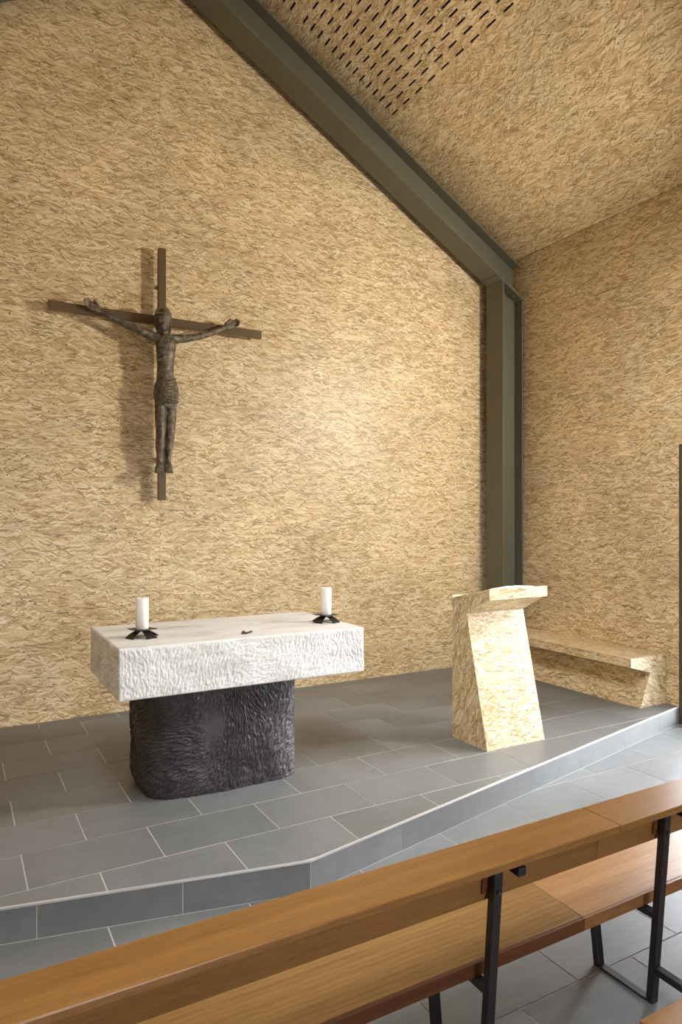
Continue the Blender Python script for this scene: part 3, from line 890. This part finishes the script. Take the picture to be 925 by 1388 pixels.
# open book on the reading top
th = math.atan2(1.0935 - 1.1965, 4.368 - 3.9425)
bk = empty('open_book', (3.78, 4.150, 0)); bk.location.z = 1.1965 + (4.150 - 3.9425) * math.tan(th) + T / math.cos(th) + 0.0008
bk.rotation_euler = (th, 0, 0)
tag(bk, 'open white book lying on the lectern top', 'book')
bh = 0.185
for sx in (-1, 1):
    pts = []
    n = 12
    for i in range(n + 1):
        u = i / n; pts.append((sx * 0.215 * u + sx * 0.001, 0.0045 + 0.010 * (1 - u) ** 0.8 * math.sin(min(1, u * 5 + 0.12) * math.pi / 2) + 0.006 * (1 - u) + 0.003))
    poly = [(sx * 0.001, 0.0042)] + pts + [(sx * 0.216, 0.0042)]
    if sx < 0: poly = poly[::-1]
    prism('pages', poly, 'y', -bh + 0.006, bh - 0.006, PAPER, bk, uv=False)
    x0, x1 = sorted((sx * 0.0005, sx * 0.224))
    box('cover', x0, x1, -bh, bh, 0.0, 0.004, COVER, bk, 0.001, uv=False)

# ------------------------------------------------------------------ bench along the right wall
BY0, BY1 = 4.149, 5.975
bench = empty('wall_bench', (5.65, 5.06, 0.0))
tag(bench, 'long strandboard bench along the right wall with undercut base', 'bench')
pe = [(5.393, 0.470), (5.393, 0.388), (5.665, 0.316), (5.521, 0.0), (XR - 0.002, 0.0), (XR - 0.002, 0.470)]
for ya, yb in ((BY0, BY0 + T), (BY1 - T, BY1)):
    shift(prism('end_panel', pe, 'y', ya, yb, OSB, bench, 0.0008, rot=0.5), bench)
def plank_y(name, pts, root, sw=()):
    return shift(prism(name, pts, 'y', BY0 + T + 0.0004, BY1 - T - 0.0004, OSB, root, 0.0006, swap=sw), root)
plank_y('seat_board', [(5.3925, 0.4475), (XR - 0.002, 0.4475), (XR - 0.002, 0.4695), (5.3925, 0.4695)], bench, ('z',))
plank_y('front_edge', [(5.3930, 0.388), (5.415, 0.382), (5.415, 0.447), (5.3930, 0.447)], bench)
plank_y('soffit_board', [(5.4155, 0.382), (5.665, 0.316), (5.665, 0.339), (5.4155, 0.405)], bench, ('z',))
plank_y('front_panel', [(5.521, 0.0005), (5.545, 0.0005), (5.689, 0.3155), (5.6645, 0.3155)], bench)

# ------------------------------------------------------------------ crucifix
CY = 6.300
cr = empty('crucifix', (XC, YB, 1.92))
tag(cr, 'crucifix with weathered bronze figure on slim brown beams, fixed to the wall', 'crucifix')
def cpart(o):
    o.data.transform(Matrix.Translation(-Vector(cr.location))); return o
cpart(box('upright_beam', XC - 0.034, XC + 0.034, CY - 0.025, CY + 0.025, 1.922, 4.232, WALNUT, cr, 0.002, uv=False))
cpart(box('cross_beam', 0.700, 2.652, CY - 0.0255, CY + 0.0255, 3.530, 3.604, WALNUT, cr, 0.002, uv=False))
for z in (2.3, 3.9):
    cpart(box('wall_fixing', XC - 0.02, XC + 0.02, CY + 0.0255, YB - 0.001, z - 0.02, z + 0.02, STEEL_BLACK, cr, 0.001, uv=False))

def tube(bm, pts, seg=14):
    """tapered limb: pts = (point, r_side, r_depth); closed with domes"""
    P = [Vector(p[0]) for p in pts]
    rings = []
    n = len(P)
    for i in range(n):
        t = (P[min(i + 1, n - 1)] - P[max(i - 1, 0)]).normalized()
        ref = Vector((0, 1, 0))
        b = (ref - t * ref.dot(t)).normalized(); a = t.cross(b)
        rings.append((P[i], a, b, pts[i][1], pts[i][2], t))
    full = []
    c, a, b, ra, rb, t = rings[0]
    for k in (3, 2, 1): full.append((c - t * (min(ra, rb) * math.sin(k * math.pi / 7)), a, b, ra * math.cos(k * math.pi / 7), rb * math.cos(k * math.pi / 7)))
    for r in rings: full.append(r[:5])
    c, a, b, ra, rb, t = rings[-1]
    for k in (1, 2, 3): full.append((c + t * (min(ra, rb) * math.sin(k * math.pi / 7)), a, b, ra * math.cos(k * math.pi / 7), rb * math.cos(k * math.pi / 7)))
    V = [[bm.verts.new(c + a * (ra * math.cos(2 * math.pi * i / seg)) + b * (rb * math.sin(2 * math.pi * i / seg))) for i in range(seg)] for c, a, b, ra, rb in full]
    for A, B in zip(V, V[1:]):
        for i in range(seg): bm.faces.new((A[i], A[(i + 1) % seg], B[(i + 1) % seg], B[i]))
    bm.faces.new(V[0][::-1]); bm.faces.new(V[-1])
def ball(bm, c, rx, ry, rz):
    m = Matrix.Translation(Vector(c)) @ Matrix.Diagonal((rx, ry, rz, 1))
    bmesh.ops.create_uvsphere(bm, u_segments=20, v_segments=14, radius=1.0, matrix=m)

def fuse(name, bm, voxel, mat, parent, rough=0.0, smooth_it=6, seed=0.0):
    """union of the overlapping limbs into one continuous skin"""
    me = bpy.data.meshes.new(name + '_raw'); bmesh.ops.recalc_face_normals(bm, faces=bm.faces); bm.to_mesh(me); bm.free()
    o = bpy.data.objects.new(name + '_raw', me); COL.objects.link(o)
    md = o.modifiers.new('r', 'REMESH'); md.mode = 'VOXEL'; md.voxel_size = voxel
    ms = o.modifiers.new('s', 'SMOOTH'); ms.iterations = smooth_it; ms.factor = 0.5
    dg = bpy.context.evaluated_depsgraph_get()
    new = bpy.data.meshes.new_from_object(o.evaluated_get(dg))
    bpy.data.objects.remove(o); bpy.data.meshes.remove(me)
    new.name = name
    if rough:
        n = len(new.vertices)
        co = np.empty(n * 3, np.float32); nr = np.empty(n * 3, np.float32)
        new.vertices.foreach_get('co', co); new.vertex_normals.foreach_get('vector', nr)
        co = co.reshape(-1, 3); nr = nr.reshape(-1, 3)
        d = np.array([noise.noise(Vector(c) * 38 + Vector((seed, 0, 0))) + 0.6 * noise.noise(Vector(c) * 85) for c in co.tolist()])
        new.vertices.foreach_set('co', (co + nr * (rough * d)[:, None]).astype(np.float32).ravel()); new.update()
    new.materials.clear()
    o2 = link(name, new, mat, parent, True)
    o2.data.transform(Matrix.Translation(-Vector(cr.location)))
    return o2

YT, YH, YFt = 6.185, 6.225, 6.200            # depth of torso, hands, feet
Q = lambda u, v, y: on_y(u, v, y)
def body():
    bm = bmesh.new()
    # torso: hips -> waist -> chest -> shoulders -> neck
    tube(bm, [(Q(224.5, 541, YT + .02), .098, .075), (Q(224.5, 530, YT + .02), .100, .078), (Q(224, 512, YT + .01), .076, .062), (Q(224.3, 497, YT), .074, .064), (Q(224.8, 480, YT - .005), .084, .075), (Q(225, 467, YT - .005), .092, .076), (Q(224.5, 459, YT), .086, .062), (Q(223.5, 453.5, YT), .050, .050)], 24)
    tube(bm, [(Q(223.5, 457, YT), .044, .046), (Q(222.5, 447, YT - .02), .040, .043), (Q(222, 440, YT - .03), .045, .048)])
    # ribs, collar bones and belly hollow
    for k, v in enumerate((472, 478, 484)):
        for s in (-1, 1):
            tube(bm, [(Q(224.8 + s * 2.5, v - 1, YT - .072), .006, .006), (Q(224.8 + s * 7, v + 1.5, YT - .062), .007, .007), (Q(224.8 + s * 11, v + 4.5, YT - .035), .006, .006)], 8)
    for s in (-1, 1):
        tube(bm, [(Q(224 + s * 2, 459.5, YT - .055), .008, .008), (Q(224.5 + s * 11.5, 457.5, YT - .035), .009, .009)], 8)
        ball(bm, Q(224.8 + s * 5.5, 467, YT - .055), .036, .020, .026)
    # head, tipped forward
    ball(bm, Q(221.3, 430.5, YT - .045), .066, .080, .086)
    ball(bm, Q(221.6, 440, YT - .062), .052, .055, .060)
    tube(bm, [(Q(221.4, 429.5, YT - .122), .008, .008), (Q(221.4, 434.5, YT - .136), .012, .012)], 8)               # nose
    tube(bm, [(Q(214.8, 428.8, YT - .104), .008, .008), (Q(221.4, 428.2, YT - .120), .008, .008), (Q(228, 428.8, YT - .104), .008, .008)], 8)   # brow
    for s in (-1, 1):
        ball(bm, Q(221.4 + s * 4, 431.4, YT - .109), .011, .008, .007)                                          # eyes
        ball(bm, Q(221.4 + s * 9.2, 433, YT - .045), .008, .016, .022)                                          # ears
        ball(bm, Q(221.4 + s * 4.6, 435.5, YT - .098), .020, .014, .016)                                        # cheeks
    tube(bm, [(Q(218.8, 438.4, YT - .114), .005, .005), (Q(221.5, 438.1, YT - .119), .006, .006), (Q(224.2, 438.4, YT - .114), .005, .005)], 8)   # mouth
    # arms
    L = [(Q(214, 458.5, YT + .005), .048, .046), (Q(207, 456, YT + .008), .043, .042), (Q(192, 449, YT + .01), .036, .036), (Q(177, 441.5, YT + .015), .031, .031), (Q(168, 437.5, YT + .02), .033, .032), (Q(156, 432, YT + .025), .032, .030), (Q(145, 426.5, YT + .03), .026, .024), (Q(137, 422.5, YH), .022, .019)]
    R = [(Q(233, 460.5, YT + .005), .048, .046), (Q(240, 459.5, YT + .008), .042, .040), (Q(253, 459, YT + .01), .036, .034), (Q(266, 457, YT + .015), .031, .030), (Q(275, 455, YT + .02), .032, .031), (Q(286, 451.5, YT + .025), .030, .028), (Q(296, 447.5, YT + .03), .025, .023), (Q(303.5, 444.5, YH), .021, .018)]
    tube(bm, L); tube(bm, R)
    # hands: palm plus five fingers each, a little curled
    def hand(w, k, flip):
        w = Vector(w); d = (Vector(k) - w); d.y = 0; d.normalize(); up = Vector((-d.z, 0, d.x)) * flip
        fy = Vector((0, -1, 0))
        tube(bm, [(w, .021, .018), (w + d * .035, .034, .018), (w + d * .075, .041, .017), (w + d * .098, .038, .015)], 16)
        for i, (o, ln, sp) in enumerate(((.0300, .066, -.04), (.0100, .080, -.01), (-.0100, .076, .03), (-.0300, .060, .07))):
            b = w + d * .086 + up * o; dr = (d + up * sp).normalized()
            tube(bm, [(b, .0098, .0098), (b + dr * ln * .45 + fy * .004, .0094, .0094), (b + dr * ln * .78 + fy * .014, .0088, .0088), (b + dr * ln * .96 + fy * .034, .0076, .0076)], 8)
        b = w + d * .028 + up * .026; dr = (d * .93 + up * .36).normalized()
        tube(bm, [(b, .013, .012), (b + dr * .034 + fy * .010, .0112, .0112), (b + dr * .062 + d * .010 + fy * .022, .0092, .0092)], 8)
    hand(Q(137, 422.5, YH), Q(116, 409, YH), -1)
    hand(Q(303.5, 444.5, YH), Q(322, 437.5, YH), 1)
    # legs side by side, knees a little forward
    for s, xs in ((-1, (218.3, 218.2, 217.6, 218.0, 217.6, 217.0, 216.8, 217.0)), (1, (231.0, 231.2, 231.4, 231.0, 230.4, 229.2, 228.2, 228.2))):
        vs = (537, 550, 568, 584, 592, 603, 618, 628)
        dy = (.015, 0, -.012, -.028, -.02, .005, .010, .005)
        rs = (.058, .057, .050, .043, .041, .043, .029, .027)
        tube(bm, [(Q(u, v, YT + .01 + d_), r, r * 1.02) for u, v, d_, r in zip(xs, vs, dy, rs)])
        a = Q(xs[-1], 627, YFt - .01); tf = Q(xs[-1] + (-1.5 if s < 0 else .8), 639.5, YFt - .075)
        tube(bm, [(a + Vector((0, .02, -.005)), .028, .028), (a.lerp(tf, .45), .034, .027), (a.lerp(tf, .82), .042, .020), (tf, .040, .014)], 12)
        for k in range(5):
            o = Vector(((-.032 + .016 * k), 0, 0)); ln = (.030, .026, .023, .020, .016)[k if s < 0 else 4 - k] if False else .022
            tube(bm, [(tf + o, .0085, .0085), (tf + o + Vector((0, -.020, -.010)), .008, .008)], 8)
    return fuse('bronze_figure', bm, 0.0045, BRONZE, cr, 0.0022, 5)
fig = body()
tag(fig, 'weathered bronze figure with outstretched arms')

def loin():
    bm = bmesh.new()
    c = lambda v, du=0: Q(224.8 + du, v, YT + .015)
    tube(bm, [(c(516), .086, .074), (c(522, .4), .103, .090), (c(531, .3), .113, .098), (c(540), .110, .095), (c(545.5), .098, .086)], 28)
    # wrapped folds
    for k in range(8):
        pts = []
        for j in range(9):
            f = -1 + 2 * j / 8
            v = 517.5 + k * 3.4 + 5.0 * (1 - f * f) * (0.4 + 0.1 * k) - f * (4.5 - k * 1.1)
            base = c(v); rr = 0.088 + 0.024 * math.sin(min(1, max(0, (v - 514) / 24)) * math.pi * 0.62)
            ang_ = f * 1.35
            pts.append((base + Vector((rr * math.sin(ang_), -rr * 0.86 * math.cos(ang_) - 0.002, 0)), .0075, .0075))
        tube(bm, pts, 8)
    tube(bm, [(Q(237, 524, YT - .02), .022, .020), (Q(239, 534, YT - .015), .024, .020), (Q(239.2, 542, YT - .012), .017, .013)], 10)
    return fuse('loincloth', bm, 0.005, BRONZE, fig, 0.0022, 3, 5.0)
tag(loin(), 'wrapped bronze loincloth')
def hair():
    bm = bmesh.new()
    ball(bm, Q(221.2, 428.2, YT - .025), .075, .082, .084)
    for s in (-1, 1):
        tube(bm, [(Q(221.3 + s * 8.2, 426, YT - .055), .020, .024), (Q(221.5 + s * 9.6, 434, YT - .04), .017, .024), (Q(221.8 + s * 9.2, 443, YT - .02), .016, .024), (Q(222.2 + s * 8, 450, YT + .0), .011, .016)], 10)
    # circlet across the brow
    tube(bm, [(Q(211.2, 426.5, YT - .06), .010, .010), (Q(215.5, 424.6, YT - .098), .010, .010), (Q(221.3, 423.8, YT - .112), .010, .010), (Q(227, 424.6, YT - .098), .010, .010), (Q(231.5, 426.5, YT - .06), .010, .010)], 8)
    tube(bm, [(Q(221.6, 441.5, YT - .112), .030, .014), (Q(221.9, 445.5, YT - .106), .024, .016), (Q(222.2, 449, YT - .098), .011, .010)], 10)   # beard
    return fuse('hair', bm, 0.0045, BRONZE, fig, 0.003, 2, 9.0)
tag(hair(), 'bronze hair and beard')

# ------------------------------------------------------------------ pews
def pew(x0, x1, legs, label, seat_mat, apron_mat, lip_mat, kneeler):
    root = empty('pew', ((x0 + x1) / 2, 1.85, ZF)); tag(root, label, 'pew', 'front row pews')
    def fix(o): o.data.transform(Matrix.Translation(-Vector(root.location))); return o
    # top rail, near edge rounded
    fix(prism('top_rail', [(1.632, 0.634), (1.806, 0.634), (1.806, 0.662), (1.632, 0.662)], 'x', x0, x1, OAK_TOP, root, 0.005, seg=3, uv=False))
    # leaning backrest board below it
    fix(prism('backrest', [(1.722, 0.6335), (1.740, 0.490), (1.762, 0.490), (1.744, 0.6335)], 'x', x0, x1, apron_mat, root, 0.003, uv=False))
    fix(prism('seat', [(1.806, 0.203), (2.215, 0.215), (2.215, 0.262), (1.806, 0.250)], 'x', x0, x1, seat_mat, root, 0.003, uv=False))
    fix(prism('seat_lipping', [(1.7915, 0.2025), (1.8055, 0.2025), (1.8055, 0.2500), (1.7915, 0.2500)], 'x', x0, x1, lip_mat, root, 0.002, uv=False))
    for lx in legs:
        top = (lx, 1.7005, 0.633); bot = (lx, 1.7635, ZF)
        lg = fix(bar('rear_leg', bot, top, 0.036, 0.030, STEEL_BLACK, root, 0.003, uv=False))
        for t in (0.972, 0.872):
            p = Vector(bot).lerp(Vector(top), t) + Vector((0, -0.0152, 0))
            bm = bmesh.new(); hexbolt_s(bm, p); fix(finish('bolt', bm, BOLT, lg, uv=False))
        fix(bar('front_leg', (lx, 2.018, ZF), (lx, 2.060, 0.1745), 0.036, 0.030, STEEL_BLACK, root, 0.003, uv=False))
        fix(bar('foot_runner', (lx, 1.7785, ZF + 0.0045), (lx, 2.0025, ZF + 0.0045), 0.036, 0.009, STEEL_BLACK, root, 0.001, uv=False))
        fix(bar('seat_support', (lx, 1.735, 0.186), (lx, 2.15, 0.197), 0.034, 0.026, STEEL_BLACK, root, 0.002, uv=False))
        fix(bar('rail_bracket', (lx + 0.050, 1.7215, 0.6180), (lx + 0.050, 1.634, 0.6120), 0.034, 0.030, STEEL_BLACK, root, 0.004, uv=False))
        fix(bar('rail_bracket', (lx + 0.018, 1.695, 0.615), (lx + 0.034, 1.695, 0.615), 0.022, 0.028, STEEL_BLACK, root, 0.002, ref=Vector((0, 1, 0)), uv=False))
        fix(prism('reddish_block', [(1.7165, 0.626), (1.7275, 0.520), (1.7335, 0.520), (1.7215, 0.626)], 'x', lx - 0.040, lx + 0.018, MAHOGANY, root, 0.001, uv=False))  # thin dark reddish block between leg and backrest
        if kneeler:
            fix(bar('kneeler_arm', (lx, 1.738, -0.026), (lx, 1.42, -0.036), 0.036, 0.028, STEEL_BLACK, root, 0.003, uv=False))
    if kneeler:
        fix(prism('kneeler', [(1.38, -0.021), (1.566, -0.016), (1.566, 0.006), (1.38, 0.001)], 'x', x0 + 0.012, x1, OAK_TOP, root, 0.004, uv=False))
    return root
def hexbolt_s(bm, c, r=0.0085, h=0.006):
    A = [bm.verts.new(Vector(c) + Vector((math.cos(k * math.pi / 3) * r, 0, math.sin(k * math.pi / 3) * r))) for k in range(6)]
    B = [bm.verts.new(v.co + Vector((0, -h, 0))) for v in A]
    bm.faces.new(A); bm.faces.new(B[::-1])
    for k in range(6): bm.faces.new((A[k], A[(k + 1) % 6], B[(k + 1) % 6], B[k]))
pew(-1.35, 2.0645, (-0.60, 1.548), 'oak pew with a streaked dark seat, nearest the altar in the foreground', OAK_SEAT, OAK_TOP, MAHOGANY, True)
pew(2.0665, 5.35, (2.416, 4.75), 'oak pew with a paler seat, end to end with the streaked one', OAK_PALE, OAK_TOP, WALNUT_LIP, True)

# ------------------------------------------------------------------ spotlight on the right wall above the glazing
wl = empty('wall_spotlight', (XR, 2.30, 3.45))
tag(wl, 'small grey spotlight on the right wall above the glazing', 'spotlight')
def lpart(o): return o
aim = Vector((1.6, 6.2, 3.0)) - Vector((XR - 0.22, 2.30, 3.45)); aim.normalize()
lathe('wall_plate', [(0, 0), (0.06, 0), (0.06, 0.012), (0.012, 0.014), (0.012, 0.16), (0, 0.16)], (-0.001, 0, 0), STEEL, wl, 24).rotation_euler = (0, math.radians(-90), 0)
hd = lathe('lamp_head', [(0, -0.09), (0.05, -0.09), (0.075, -0.06), (0.085, 0.05), (0.080, 0.05), (0.070, -0.03), (0, -0.035)], (-0.22, 0, 0), STEEL, wl, 28)
hd.rotation_euler = aim.to_track_quat('Z', 'Y').to_euler()
ld = bpy.data.lights.new('spot_bulb', 'SPOT'); ld.energy = 195; ld.color = (1.0, 0.94, 0.84); ld.shadow_soft_size = 0.20
ld.spot_size = math.radians(140); ld.spot_blend = 0.85
lo = bpy.data.objects.new('spot_bulb', ld); COL.objects.link(lo); lo.parent = wl
lo.location = Vector((-0.22, 0, 0)) + aim * 0.055
lo.rotation_euler = aim.to_track_quat('-Z', 'Y').to_euler()
